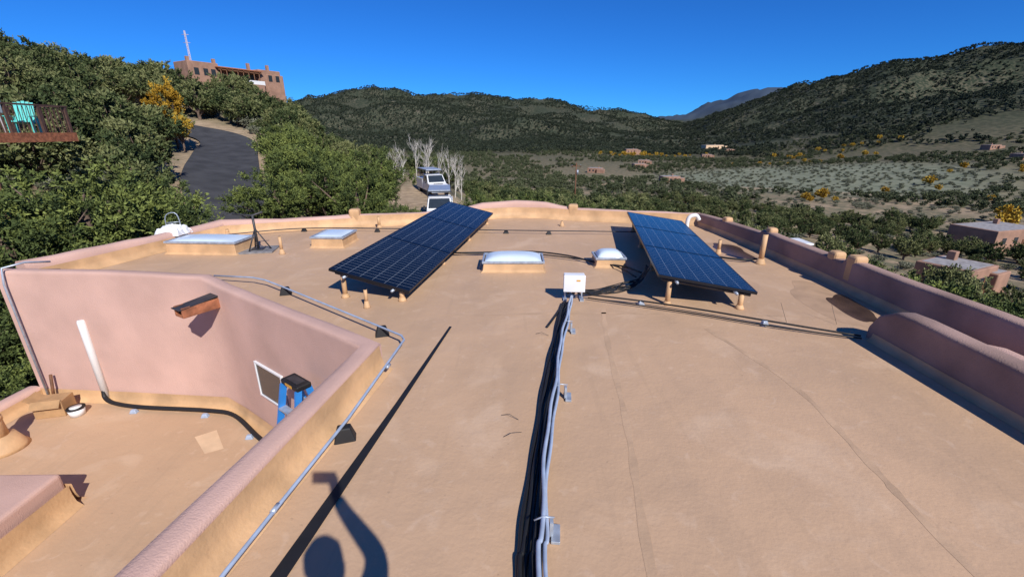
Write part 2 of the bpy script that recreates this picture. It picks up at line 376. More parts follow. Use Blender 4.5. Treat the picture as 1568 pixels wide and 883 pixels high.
for i in range(3):
    x,y,g=scatter(460,34,160,seed=10+i); d=fbm(x,y,25,3,4); k=d>-.18; x,y=x[k],y[k]
    instancer('juniper_woodland',mid[i],x,y,g.uniform(.4,1.0,len(x)),-.2)
    x,y,g=scatter(190,30,125,a0=-60,a1=-22,seed=20+i); d=fbm(x,y,13,3,9); k=d>-.08; x,y=x[k],y[k]
    instancer('hillside_woodland',mid[i],x,y,g.uniform(.45,1.15,len(x)),-.2)
x,y,g=scatter(1500,22,240,seed=31); instancer('sagebrush',midg,x,y,g.uniform(.4,1.,len(x)),-.1)
x,y,g=scatter(300,30,120,a0=-58,a1=-20,seed=33); instancer('hillside_sagebrush',midg,x,y,g.uniform(.5,1.2,len(x)),-.1)
for i in range(2):
    x,y,g=scatter(10500,150,650,seed=40+i); d=fbm(x,y,60,3,4); k=d>-.16; x,y=x[k],y[k]
    instancer('distant_woodland',farm[i],x,y,g.uniform(.3,.9,len(x)),-.3)
    x,y,g=scatter(40000,560,2000,a0=-28,seed=50+i); d=fbm(x,y,110,4,14); k=d>-.30; x,y=x[k],y[k]
    instancer('mountain_forest',tiny[i],x,y,g.uniform(.6,1.5,len(x)),-.5)
g=np.random.default_rng(77); t=g.uniform(0,6.28,1000); q=g.uniform(0,1,1000)**.5; c_,s_=math.cos(.55),math.sin(.55)
mx=q*np.cos(t)*112; my=q*np.sin(t)*85; X_=188+mx*c_-my*s_; Y_=285+mx*s_+my*c_
instancer('sagebrush_flat',midg,X_,Y_,g.uniform(.4,1.1,1000),-.2)
# yellow cottonwoods along creek and fields
g=np.random.default_rng(5); xs=[];ys=[]
for (cx,cy,a,b,n) in [(160,520,60,14,34),(330,470,70,18,16),(250,400,60,8,12),(120,170,14,8,4),(190,165,30,14,6),(140,118,18,10,3),(300,250,40,24,10),(230,210,40,20,6)]:
    xs.append(cx+g.normal(0,a,n)*.6); ys.append(cy+g.normal(0,b,n)*.7)
xs=np.concatenate(xs);ys=np.concatenate(ys); instancer('cottonwood_grove',yelm,xs,ys,g.uniform(.35,.95,len(xs)),-.3)
# yellow aspen on left slope
ya=crown_mesh('aspen_yellow',90,1.6,5.2,120,9,8,.09,M['leafyel'],cr=.22,base=.2)
place('yellow_aspen_tree',ya,-31.6,44.2,1.1,1.1); place('yellow_aspen_tree',ya,-30.4,43.2,.75,.9)
# bare aspens
def bare(seed):
    g=random.Random(seed); V=[];F=[]
    def rec(p,d,l,r,dep):
        pts=[p];q=p
        for i in range(3):
            d=(d+Vector((g.uniform(-.12,.12),g.uniform(-.12,.12),.05))).normalized(); q=q+d*l/3; pts.append(q)
        v,f=tube_geo(pts,[r,r*.85,r*.7,r*.5],5); o=len(V); V.extend(tuple(a) for a in v); F.extend(tuple(o+i for i in a) for a in f if len(a)==4)
        if dep==0: return
        for k in range(6 if dep>1 else 5):
            bp=pts[g.randint(1,3)]; a=g.uniform(0,6.28); s=g.uniform(.35,.75)
            nd=(d+Vector((math.cos(a)*s,math.sin(a)*s,g.uniform(0,.3)))).normalized(); rec(bp,nd,l*g.uniform(.4,.6),r*.45,dep-1)
    rec(Vector((0,0,-.3)),Vector((0,0,1)),3.4,.08,3)
    return setmesh('bare_aspen',V,F,[M['whitebark']])
ba=[bare(i) for i in range(3)]
for i,(x,y,s) in enumerate([(-12.4,52,.8),(-11.2,54,.85),(-9.8,53,.8),(-8.4,52,.85),(-7.5,54,.85),(-6.6,52,.8),(-10.5,56,.85),(-13.2,51,.65),(-6.0,53,.7)]):
    place('bare_aspen_tree',ba[i%3],x,y,s)
# ------------------------------------------------------------------ the adobe building we stand on
B=empty('adobe_house')
roofpoly=[(-7.15,5.95),(-7.0,6.6),(-6.45,8.7),(-6.25,9.6),(-3.7,10.45),(-1.5,10.9),(-.7,11.5),(.1,11.72),(.9,11.62),(1.55,11.3),(4.5,10.6),(4.78,8.2),(4.78,4.2),(3.9,4.2),(3.9,-5),(-2.54,-5),(-1.25,3.7),(-3.97,5.68)]
mesh('roof_deck',[(x,y,0) for x,y in roofpoly],[tuple(range(len(roofpoly)-1,-1,-1))],M['roof'],B)
lower=[(-7.3,-5),(-2.3,-5),(-1.15,3.8),(-3.97,5.75),(-7.3,6.0)]
mesh('lower_roof_deck',[(x,y,-1.75) for x,y in lower],[(0,1,2,3,4)],M['roof'],B)
def parapet(name,pts,t=.14,zb=-4.6,zt=.3,m=None,seg=.35,wob=.010,parent=B,crisp=False):
    P=[Vector((p[0],p[1],p[2] if len(p)>2 else zt)) for p in pts]; Q=[]
    for a,b in zip(P,P[1:]):
        n=max(1,int((b-a).length/seg))
        for i in range(n): Q.append(a.lerp(b,i/n))
    Q.append(P[-1])
    prof=[(-1,None),(-1,-.10),(-.93,-.045),(-.72,-.012),(-.3,0),(.3,0),(.72,-.012),(.93,-.045),(1,-.10),(1,None)]
    if crisp: prof=[(-1,None),(-1,-.05),(-.94,-.02),(-.8,-.005),(-.3,0),(.3,-.002),(.8,-.008),(.94,-.02),(1,-.05),(1,None)]
    v=[];f=[];n=len(prof)
    for i,p in enumerate(Q):
        d0=(Q[i]-Q[i-1]) if i>0 else (Q[1]-Q[0]); d1=(Q[i+1]-Q[i]) if i<len(Q)-1 else d0
        d0=Vector((d0.x,d0.y,0)).normalized(); d1=Vector((d1.x,d1.y,0)).normalized(); d=(d0+d1).normalized()
        nr=Vector((-d.y,d.x,0)); k=1/max(.5,d.dot(d1)); w=random.uniform(-wob,wob)
        for (u,z) in prof:
            q=p+nr*(u*t*k); zz=zb if z is None else p.z+z+w
            v.append((q.x+random.uniform(-.3,.3)*wob,q.y,zz))
    for i in range(len(Q)-1):
        for k in range(n-1): f.append((i*n+k,(i+1)*n+k,(i+1)*n+k+1,i*n+k+1))
    f.append(tuple(range(n))); f.append(tuple(range(len(Q)*n-1,len(Q)*n-n-1,-1)))
    o=mesh(name,v,f,m or M['pink'],parent,True)
    o.data.set_sharp_from_angle(angle=R(48))
    return o
def cant(name,pts,off,h=.14,w=.10,z0=0,side=1):
    P=[Vector((p[0],p[1],0)) for p in pts]; v=[];f=[]
    for i,p in enumerate(P):
        d0=(P[i]-P[i-1]).normalized() if i>0 else (P[1]-P[0]).normalized(); d1=(P[i+1]-P[i]).normalized() if i<len(P)-1 else d0
        d=(d0+d1).normalized(); nr=Vector((-d.y,d.x,0))*side; k=1/max(.6,d.dot(d1))
        for (o,z) in ((off+.006,h),(off+.014,h*.55),(off+.035,h*.22),(off+w,.002)):
            q=p+nr*o*k; v.append((q.x,q.y,z0+z))
    for i in range(len(P)-1):
        for k in range(3): f.append((i*4+k,(i+1)*4+k,(i+1)*4+k+1,i*4+k+1))
    return mesh(name,v,f,M['tan'],B,True)
# wall above lower roof A->B->C->D, one continuous stucco wall
W1=[(-7.2,5.98,.28),(-5.6,5.86,.30),(-4.15,5.73,.27),(-3.7,5.44,.22),(-1.32,3.72,.25),(-1.66,1.4,.28),(-2.05,-1,.29),(-2.62,-5,.29)]
parapet('north_wall',W1,.085,-4.6,wob=.006,crisp=True)
cant('middle_cant',[(-1.32,3.72),(-1.66,1.4),(-2.05,-1),(-2.62,-5)],.085,.235,.12,side=1)
cant('north_cant',[(-7.1,5.98),(-5.6,5.86),(-4.15,5.73),(-3.7,5.44),(-1.4,3.80)],.09,.08,.1,side=1)
cant('lower_cant',[(-7.2,5.98),(-5.6,5.86),(-4.15,5.73),(-3.7,5.44),(-1.4,3.80)],.09,.17,.09,z0=-1.75,side=-1)
WP=[(-7.15,6.2,.33),(-7.02,6.6,.32),(-6.5,8.7,.28),(-6.3,9.55,.3),(-5.2,9.97,.26),(-3.75,10.45,.27)]
parapet('west_parapet',WP,.12); cant('west_cant',WP,.12,.20,.12,side=-1)
FP=[(-3.75,10.45,.27),(-1.5,10.9,.27),(-.75,11.48,.38),(.1,11.7,.42),(.9,11.6,.38),(1.55,11.3,.28),(4.5,10.62,.26)]
parapet('far_parapet',FP,.12); cant('far_cant',FP,.12,.26,.14,side=-1)
RPp=[(4.5,10.62,.27),(4.66,9.3,.3),(4.74,8.25,.31),(4.76,8.2,.37),(4.8,6.5,.37),(4.8,6.1,.36),(4.8,6.05,.41),(4.8,4.05,.42),(4.8,0,.42)]
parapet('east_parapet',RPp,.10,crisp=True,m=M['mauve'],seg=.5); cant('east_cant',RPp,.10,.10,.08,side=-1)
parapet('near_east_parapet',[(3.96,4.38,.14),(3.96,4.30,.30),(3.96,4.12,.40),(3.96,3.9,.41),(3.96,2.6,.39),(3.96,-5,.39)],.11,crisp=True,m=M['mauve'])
cant('near_east_cant',[(3.96,4.3),(3.96,2),(3.96,-5)],.11,.08,.07,side=-1)
parapet('east_return',[(3.98,4.3,.08),(4.85,4.25,.08)],.12)
mesh('east_well_deck',[(4.05,-5,-.35),(4.7,-5,-.35),(4.7,4.2,-.35),(4.05,4.2,-.35)],[(0,1,2,3)],M['roof'],B)
parapet('well_parapet',[(4.35,4.1,.16),(4.40,3.6,.26),(4.45,0,.26)],.1,-1)
for (x,y,rz,s,h) in [(-3.7,10.45,.1,.24,.40),(1.55,11.3,-.2,.24,.38),(4.64,9.5,.1,.18,.38),(4.78,8.05,0,.17,.45),(4.8,6.35,0,.19,.45),(4.8,5.95,0,.2,.49)]:
    box('parapet_cap',(x,y,h-.2),(s,s,.4),M['tan'],B,(0,0,rz),.05)
parapet('lower_west_parapet',[(-7.3,5.9,-1.55),(-7.3,-5,-1.55)],.12); cant('lower_west_cant',[(-7.3,5.9),(-7.3,-5)],.12,.15,.12,z0=-1.75,side=1)
box('lower_roof_block',(-6.2,1.6,-1.58),(2.84,4.4,.5),M['pink'],B,(0,0,R(1)),.04)
cant('block_cant',[(-4.78,-.6),(-4.78,3.8)],.0,.27,.10,z0=-1.75,side=-1)
cant('block_cant',[(-4.76,3.82),(-7.2,3.80)],.0,.27,.10,z0=-1.75,side=-1)
# window in diagonal wall
dw=Vector((2.38,-1.72,0)).normalized(); nw=Vector((dw.y,-dw.x,0)); angw=math.atan2(dw.y,dw.x)
def wallpt(x,off=0,z=0):
    y=5.44-.7227*(x+3.70); return Vector((x,y,z))+nw*(off+.085)
wc=wallpt(-2.93,.012,-.87)
box('window_glass',wc,(.60,.02,.44),M['glass'],B,(0,0,angw))
for dx,dz,sx,sz in [(0,.235,.66,.025),(0,-.235,.66,.025),(-.315,0,.025,.445),(.315,0,.025,.445)]:
    box('window_frame',wc+dw*dx+Vector((0,0,dz))+nw*.006,(sx,.03,sz),M['white'],B,(0,0,angw),.004)
# canale (wooden roof spout)
cn=Vector((-.50,-.86,0)).normalized(); ca=math.atan2(cn.y,cn.x); c0=Vector((-3.9,5.5,-.06))
cc=c0+cn*.22
box('canale_floor',cc,(.5,.17,.03),M['redwood'],B,(0,0,ca),.004)
sd=Vector((-cn.y,cn.x,0))
for s in (-1,1): box('canale_side',cc+sd*.085*s+Vector((0,0,.05)),(.5,.03,.13),M['redwood'],B,(0,0,ca),.004)
box('canale_lining',cc+Vector((0,0,.122))+cn*.03,(.50,.2,.01),M['steel'],B,(0,R(6),ca))
# seams in the roof membrane, puddles, painted sun reflection
seam=mat('roof_seam',(.545,.36,.22),.65,.15,3,.2,20)
for i,pts in enumerate([[(2.2,4.6,0),(2.47,3.39,0),(2.40,2.4,0),(2.34,1.6,0),(2.2,-2,0)],[(1.15,5.2,0),(1.02,4.3,0),(.87,2.8,0),(.70,1.6,0),(.3,-2,0)],[(-.7,5.0,0),(1.5,5.05,0),(4.3,4.9,0)]]):
    sp=smoothpath(pts,8); ribbon('roof_seam',sp,[.05+.015*math.sin(k*1.7) for k in range(len(sp))],seam,.0012,parent=B)
def blob(name,cx,cy,a,b,rot,m,z,seed):
    g=random.Random(seed); n=48; ph=[g.uniform(0,6.28) for _ in range(6)]; v=[]
    for i in range(n):
        t=2*math.pi*i/n; r=1+sum(.16/(k+1)*math.sin((k+2)*t+ph[k]) for k in range(6))
        x=a*r*math.cos(t);y=b*r*math.sin(t); v.append((cx+x*math.cos(rot)-y*math.sin(rot),cy+x*math.sin(rot)+y*math.cos(rot),z))
    return mesh(name,v,[tuple(range(n))],m,B)
blob('puddle',4.30,5.22,.17,.54,R(-8),M['wet'],.0026,1); blob('puddle',4.12,8.1,.26,.55,R(10),M['wet'],.0026,2)
stain=mat('damp_stain',(.50,.325,.195),.55,.15,4)
blob('damp_stain',4.22,5.4,.36,1.0,R(-4),stain,.0013,3); blob('damp_stain',4.0,8.1,.42,.8,R(10),stain,.0013,8)
mesh('roof_patch',[(-4.25,4.95,-1.7485),(-3.9,4.62,-1.7485),(-3.72,4.72,-1.7485),(-4.05,5.1,-1.7485)],[(0,1,2,3)],M['patch'],B)  # reflected sunlight painted as a pale quad on the lower roof
# ------------------------------------------------------------------ skylights
dome=mat('skylight_acrylic',(.62,.72,.80),.25,.06,3)
def skylight(x,y,w,d,h,rz,dh=.1):
    e=empty('skylight',(x,y,0),rz)
    v=[];k=.05
    for zz,ex in ((0.002,k),(.03,k*.3),(h,0)):
        v+=[(-w/2-ex,-d/2-ex,zz),(w/2+ex,-d/2-ex,zz),(w/2+ex,d/2+ex,zz),(-w/2-ex,d/2+ex,zz)]
    f=[(i*4+j,i*4+(j+1)%4,(i+1)*4+(j+1)%4,(i+1)*4+j) for i in range(2) for j in range(4)]+[(8,9,10,11)]
    mesh('curb',v,f,M['tan'],e,bevel=.01)
    t=.03
    box('frame_front',(0,-d/2,h+.018),(w+.05,t,.036),M['galv'],e,bevel=.005); box('frame_back',(0,d/2,h+.018),(w+.05,t,.036),M['galv'],e,bevel=.005)
    box('frame_left',(-w/2-.012,0,h+.018),(t,d-t,.036),M['galv'],e,bevel=.005); box('frame_right',(w/2+.012,0,h+.018),(t,d-t,.036),M['galv'],e,bevel=.005)
    n=14;v=[];f=[]
    for i in range(n+1):
        for j in range(n+1):
            a=i/n*2-1;b=j/n*2-1
            z=h+.03+dh*((1-abs(a)**3.2)*(1-abs(b)**3.2))**.6
            v.append((a*(w/2-.02),b*(d/2-.02),z))
    for i in range(n):
        for j in range(n): f.append((i*(n+1)+j,(i+1)*(n+1)+j,(i+1)*(n+1)+j+1,i*(n+1)+j+1))
    mesh('dome',v,f,dome,e,True)
skylight(-5.62,8.12,1.28,.60,.20,R(-3),.05); skylight(-3.52,8.65,.60,.7,.18,R(-3),.04)
skylight(.02,7.0,.94,.52,.14,0,.085); skylight(1.62,7.2,.46,.40,.13,0,.10)
# ------------------------------------------------------------------ solar arrays
def pv_mat():
    m,nt,b=newmat('pv_cells'); N=nt.nodes; L=nt.links
    at=N.new('ShaderNodeUVMap')
    br=N.new('ShaderNodeTexBrick'); br.offset=0; br.inputs['Scale'].default_value=1; br.inputs['Mortar Size'].default_value=.0019; br.inputs['Mortar Smooth'].default_value=.1
    br.inputs['Brick Width'].default_value=.17; br.inputs['Row Height'].default_value=.0905
    br.inputs['Color1'].default_value=(.004,.007,.014,1); br.inputs['Color2'].default_value=(.007,.011,.021,1); br.inputs['Mortar'].default_value=(.26,.30,.34,1)
    L.new(at.outputs[0],br.inputs['Vector'])
    L.new(br.outputs['Color'],b.inputs['Base Color'])
    b.inputs['Roughness'].default_value=.14; b.inputs['Specular IOR Level'].default_value=.22
    return m
PV=pv_mat()
def array(low_near,low_far,w,tilt_z,nm,legs):
    e=empty('solar_panel_array')
    a=Vector(low_near); b=Vector(low_far); d=(b-a); Ln=d.length; d.normalize(); nl=Vector((-d.y,d.x,0)).normalized()
    hz=math.sqrt(w*w-tilt_z*tilt_z); ac=(nl*hz+Vector((0,0,tilt_z))).normalized(); nn=ac.cross(d).normalized()
    if nn.z<0: nn=-nn
    ml=Ln/nm; g=.004
    for i in range(nm):
        o=a+d*(ml*i+g); l=ml-2*g
        c=[o,o+ac*w,o+ac*w+d*l,o+d*l]
        fr=.016
        inn=[o+ac*fr+d*fr,o+ac*(w-fr)+d*fr,o+ac*(w-fr)+d*(l-fr),o+ac*fr+d*(l-fr)]
        v=c+inn+[p-nn*.035 for p in c]
        f=[(j,(j+1)%4,(j+1)%4+4,j+4) for j in range(4)]+[(j,j+8,(j+1)%4+8,(j+1)%4) for j in range(4)]+[(8,9,10,11)]
        mesh('panel_frame',v,f,M['frame'],e)
        me=bpy.data.meshes.new('panel_glass'); me.from_pydata([tuple(p+nn*-.002) for p in inn],[],[(0,1,2,3)]); me.update()
        uv=me.uv_layers.new(name='UVMap'); W=w-2*fr; Lh=l-2*fr
        for li,(uu,vv) in enumerate([(0,0),(W,0),(W,Lh),(0,Lh)]): uv.data[li].uv=(uu,vv)
        me.materials.append(PV); og=bpy.data.objects.new('panel_glass',me); link(og,e)
    for s in (.2,.8):
        p=a+ac*(w*s)-nn*.06
        tube('rail',[p-d*.03,p+d*(Ln+.03)],.02,M['galv'],e,6)
    for k in range(legs):
        t=(k+.05)/(legs-1+.1)*Ln
        pr=[]
        for s in (.12,.86):
            p=a+ac*(w*s)+d*t-nn*.07
            tube('post',[(p.x,p.y,0),(p.x,p.y,p.z)],.032,M['tan'],e,12)
            tube('post_flashing',[(p.x,p.y,0),(p.x,p.y,.015),(p.x,p.y,.05)],[.06,.05,.036],M['tan'],e,14)
            pr.append(p)
        tube('cross_beam',[pr[0]-ac*.1,pr[1]+ac*.1],.022,M['steel'],e,6)
array((-1.32,5.38,.17),(-.45,10.7,.26),1.12,.25,3,4)
array((3.01,5.11,.25),(3.75,9.75,.25),1.2,.17,3,4)
# junction box of the array
e=empty('combiner_box',(.81,5.5,0),R(-3))
box('enclosure',(0,0,.25),(.27,.14,.22),M['white'],e,(0,0,0),.012)
box('lid',(0,-.078,.255),(.28,.02,.23),M['white'],e,(0,0,0),.01)
for x in (-.11,.11):
    tube('leg',[(x,.03,0),(x,.03,.15)],.01,M['galv'],e,8); box('foot',(x,.03,.01),(.05,.16,.02),M['galv'],e)
for x in (-.07,0,.07): tube('gland',[(x,0,.09),(x,0,.14)],.02,M['steel'],e,10)
box('label',(.05,-.09,.30),(.05,.004,.02),M['brass'],e)
# ------------------------------------------------------------------ conduits & cables
def blk(name,x,y,rz=0,s=.1,h=.1,m=None):
    v=[(-s,-s*.7,0),(s,-s*.7,0),(s,s*.7,0),(-s,s*.7,0),(-s*.6,-s*.45,h),(s*.6,-s*.45,h),(s*.6,s*.45,h),(-s*.6,s*.45,h)]
    f=[(4,5,6,7),(0,1,5,4),(1,2,6,5),(2,3,7,6),(3,0,4,7)]
    return mesh(name,v,f,m or M['black'],None,False,.01,(x,y,.002),(0,0,rz))
LC=[(-1.75,-2,.12),(-1.37,1.55,.12),(-1.20,2.75,.125),(-1.09,4.06,.12),(-1.14,4.16,.12),(-1.42,4.38,.12),(-3.1,5.68,.12),(-3.5,5.98,.12),(-3.75,6.1,.12),(-4.4,6.25,.10)]
tube('electrical_conduit',LC,.0115,M['conduit'],n=10)
for x,y in [(-1.21,2.68),(-1.42,4.42),(-3.1,5.72)]: blk('rubber_pipe_support',x,y,.3,.075,.105)
for y in (1.9,3.5): tube('conduit_coupling',[(-1.37+(y-1.55)*.13,y,.12),(-1.37+(y-1.49)*.13,y+.06,.12)],.016,M['galv'])
cen=[(.1,-2,0),(.12,1.3,0),(.15,1.78,0),(.22,2.35,0),(.33,3.1,0),(.50,4.05,0),(.62,4.7,0),(.76,5.35,0)]
def off(pts,dx,z,wv=0,seed=0):
    g=random.Random(seed); out=[]; k=0
    for p in smoothpath(pts,5):
        k+=1; out.append(Vector((p.x+dx+wv*math.sin(p.y*4+seed)+wv*.6*math.sin(p.y*9.3+seed*2),p.y,z+wv*.5*math.sin(p.y*6+seed*3))))
    return smoothpath(out,3)
cb=empty('conduit_run')
tube('conduit_1',off(cen,.0,.12,.010,1),.013,M['conduit'],cb); tube('conduit_2',off(cen,.028,.115,.010,2),.011,M['conduit'],cb)
for k in range(6): tube('cable_%d'%k,off(cen,-.10+.022*k,.022+.012*(k%2),.007,3+k),.0125,M['black'],cb,8)  # black strands standing in for the wide shadow left of the conduits
for (x,y) in [(.20,1.86),(.43,3.2),(.64,4.5)]:
    box('strut_foot',(x+.04,y,.012),(.05,.12,.02),M['galv'],cb,(0,0,-.1),.003); box('strut_post',(x+.015,y,.06),(.02,.04,.1),M['galv'],cb); tube('strap',[(x-.08,y,.11),(x-.03,y,.137),(x+.03,y,.13)],.005,M['galv'],cb,6)
ribbon('black_rubber_joint',[(-1.75,-2,0),(-1.165,1.62,0),(-.93,3.1,0),(-.70,4.64,0)],[.1,.085,.05,.03],M['black'],.008)  # flat black strip for a long dark line, narrowing towards the far end
g=random.Random(3); cbl=empty('cable_bundle')
for k in range(9):
    j=lambda a:g.uniform(-a,a)
    tube('cable_%d'%k,smoothpath([(.93+j(.03),5.55,.10+j(.03)),(1.15+j(.05),5.72+j(.06),.04+j(.02)),(1.4,5.85+j(.12),.03+j(.02)),(1.62+j(.04),5.95+j(.14),.04+j(.02)),(1.85,6.05+j(.1),.10),(1.95,6.1+j(.1),.28)],6),.008,M['black'],cbl,6)
def cable(name,pts,r=.02,n=7,m='black'): return tube(name,smoothpath(pts,6),r,M[m],None,n)
cable('black_cable',[(-1.05,7.75,.05),(-.6,7.72,.05),(.3,7.85,.05),(1.0,7.55,.05),(1.4,7.1,.05),(1.8,6.9,.05),(1.95,6.4,.1)],.014)
cable('black_cable',[(-1.05,7.68,.07),(0,7.78,.05),(1.0,7.42,.05),(1.65,6.95,.05),(1.85,6.3,.06)],.012)
cable('black_cable',[(1.0,5.5,.08),(1.69,5.3,.06),(2.3,5.02,.06),(2.93,4.68,.06),(3.72,4.3,.05)],.011); cable('black_cable',[(1.0,5.48,.04),(2.1,5.02,.03),(2.93,4.60,.03),(3.72,4.28,.03)],.009)
for x,y in [(2.9,4.68),(1.66,5.33)]: blk('cable_support',x,y,.2,.045,.06,M['galv'])
cable('black_cable',[(.40,4.6,.02),(.55,5.0,.02),(.68,5.35,.03)],.012)
cable('black_cable',[(3.4,7.6,.05),(3.9,7.3,.05),(4.2,7.35,.05)],.018)
cable('grey_conduit',[(-6.0,9.1,.08),(-4.65,9.75,.08),(-2.6,9.72,.08),(-.1,9.55,.08),(2.4,9.4,.08),(3.2,9.3,.08)],.011,6,'steel')
for x,y in [(-4.65,9.8),(-3.0,9.75),(-.13,9.6),(.8,9.5),(3,9.35)]: blk('rubber_pipe_support',x,y,0,.06,.06)
# vent pipes
def vent(name,x,y,h,r=.035,tilt=0,m='tan'):
    e=empty(name,(x,y,0)); tube('flashing_cone',[(0,0,.002),(0,0,.012),(0,0,.09)],[r*2.1,r*1.8,r*1.15],M[m],e,16)
    v,f=tube_geo([(0,0,.07),(tilt,0,h)],r,14); mesh('pipe',v,f,M[m],e,True); tube('opening',[(tilt,0,h),(tilt,0,h+.002)],r*.75,M['black'],e,12); return e
for a in [(-1.84,5.24,.24,.022),(-4.2,7.87,.32,.028),(-3.05,10.1,.28,.033),(4.2,7.23,.5,.042),(3.77,7.87,.26,.028),(1.18,10.4,.12,.028),(-6.05,9.3,.15,.035)]: vent('vent_pipe',*a)
tube('gooseneck_vent',smoothpath([(3.98,10.0,0),(3.98,10.0,.2),(4.03,10.0,.3),(4.16,10.0,.32),(4.24,10.0,.22)],5),.045,M['pvc'])
e=empty('antenna_mount',(-4.75,8.1,0),.2)
box('pad',(0,0,.015),(.6,.5,.03),M['padgrey'],e,bevel=.005)
tube('mast',[(0,0,.03),(0,0,.68)],.022,M['steel'],e,10)
for t in (0,2.1,4.2): tube('brace',[(.22*math.cos(t),.2*math.sin(t),.03),(0,0,.42)],.012,M['steel'],e,8)
tube('arm',[(-.32,-.02,.70),(.0,0,.66),(.18,0,.72)],.016,M['steel'],e,8); box('foot_plate',(0,0,.04),(.2,.2,.015),M['steel'],e)
# lower roof objects
tube('white_drain_pipe',[(-6.13,5.80,-1.70),(-6.13,5.80,-.45),(-6.13,5.80,-.42)],[.05,.05,.04],M['pvc'],None,16)
tube('black_drain_hose',smoothpath([(-6.13,5.78,-1.55),(-6.1,5.74,-1.66),(-5.9,5.66,-1.70),(-5.4,5.56,-1.70),(-4.4,5.48,-1.70),(-3.95,5.36,-1.70),(-3.4,4.92,-1.70),(-3.1,4.7,-1.70)],6),.03,M['black'],None,10)
for x,y in [(-5.5,5.5),(-4.4,5.4),(-3.5,4.93)]: blk('hose_support',x,y,.1,.05,.05,M['conduit']).location.z=-1.748
e=empty('cardboard_box',(-6.62,5.50,-1.748),.25)
box('body',(0,0,.12),(.36,.26,.24),M['card'],e,bevel=.004); box('flap_left',(-.2,0,.27),(.13,.26,.006),M['card'],e,(0,R(35),0)); box('flap_front',(0,-.16,.22),(.35,.12,.006),M['card'],e,(R(50),0,0))
e=empty('paint_bucket',(-6.27,5.45,-1.748)); tube('pail',[(0,0,0),(0,0,.11)],[.085,.1],M['white'],e,20); tube('lid',[(0,0,.11),(0,0,.125)],.108,M['black'],e,20); tube('inner',[(0,0,.125),(0,0,.13)],.07,M['pvc'],e,18)
e=empty('vent_stack',(-6.55,4.72,-1.75)); tube('flashing',[(0,0,0),(0,0,.04),(0,0,.2)],[.25,.22,.15],M['tan'],e,20); tube('pipe',[(0,0,.15),(-.04,0,.62)],.1,M['tan'],e,20); tube('collar',[(-.03,0,.4),(-.034,0,.45)],.115,M['tan'],e,20)
tube('wooden_stake',[(-6.9,5.75,-1.75),(-6.86,5.8,-1.3)],.02,M['wood'],None,6)
tube('wall_conduit',[(-7.05,5.83,-1.75),(-7.05,5.83,.1),(-7.03,5.86,.33),(-6.9,6.05,.36),(-6.8,6.3,.3)],.014,M['galv'])
def ladder(x,y,z,rz):
    e=empty('stepladder',(x,y,z),rz); h=1.38
    for s in (-1,1):
        for nm,p,q in (('front_rail',(s*.25,-.34,0),(s*.14,-.06,h)),('rear_rail',(s*.22,.34,0),(s*.13,.05,h))):
            P=Vector(p);Q=Vector(q); v=[]
            for c in (P,Q):
                for dx,dy in ((-.012,-.035),(.012,-.035),(.012,.035),(-.012,.035)): v.append(c+Vector((dx,dy,0)))
            mesh(nm,v,[(0,1,5,4),(1,2,6,5),(2,3,7,6),(3,0,4,7),(4,5,6,7),(3,2,1,0)],M['blue'],e)
    for i in range(1,5):
        t=i/5; w=.25-.11*t; box('step_%d'%i,(0,-.34+.28*t,h*t),(2*w-.02,.08,.02),M['galv'],e)
        box('spreader_%d'%i,(0,.34-.29*t,h*t),(2*(.22-.09*t)-.02,.02,.025),M['galv'],e)
    box('top_cap',(0,0,h+.02),(.32,.16,.06),M['black'],e,bevel=.015); box('tray',(0,0,h+.053),(.2,.09,.006),M['steel'],e); box('label',(.0,-.083,h+.02),(.12,.004,.03),M['brass'],e)
ladder(-2.24,4.02,-1.748,R(-36))
def lump(name,c,s,m,seed):
    g=np.random.default_rng(seed); n=14; v=[];f=[]
    for i in range(n+1):
        for j in range(n+1):
            a=i/n*2-1;b=j/n*2-1; rr=max(abs(a),abs(b)); z=(1-rr**2)**.5 if rr<1 else 0
            v.append((c[0]+a*s[0]+g.normal()*s[0]*.05,c[1]+b*s[1]+g.normal()*s[1]*.05,c[2]+z*s[2]*(.7+.45*g.random())))
    for i in range(n):
        for j in range(n): f.append((i*(n+1)+j,(i+1)*(n+1)+j,(i+1)*(n+1)+j+1,i*(n+1)+j+1))
    return mesh(name,v,f,m,None,False)
lump('white_tarp',(-6.62,8.55,.22),(.24,.22,.18),M['white'],4)
e=empty('metal_frame',(-6.95,9.0,0)); tube('tube_loop',smoothpath([(-.12,0,.1),(-.1,0,.48),(.1,.05,.52),(.14,.05,.1)],5),.010,M['galv'],e,8); tube('bar',[(-.1,0,.35),(.12,.04,.36)],.010,M['galv'],e,8)
e=empty('rooftop_cooler',(5.45,8.4,0)); box('cabinet',(0,0,-.25),(.42,.42,.66),M['white'],e,bevel=.02); box('cap',(0,0,.10),(.48,.48,.04),M['white'],e,bevel=.01); 
for k in range(5): box('louvre_%d'%k,(-.215,0,-.4+.09*k),(.01,.34,.03),M['galv'],e,(0,.4,0))
for (x,y,a) in [(.05,2.9,.5),(.07,2.75,-.5),(.4,4.4,.4),(3.2,4.75,1.3),(3.75,4.7,1.4)]:
    tube('loose_wire',[(x,y,.006),(x-.08*math.cos(a),y+.08*math.sin(a),.03+.1*(x>3)),(x-.15*math.cos(a),y+.12*math.sin(a),.008+.2*(x>3))],.002,M['steel'],None,5)
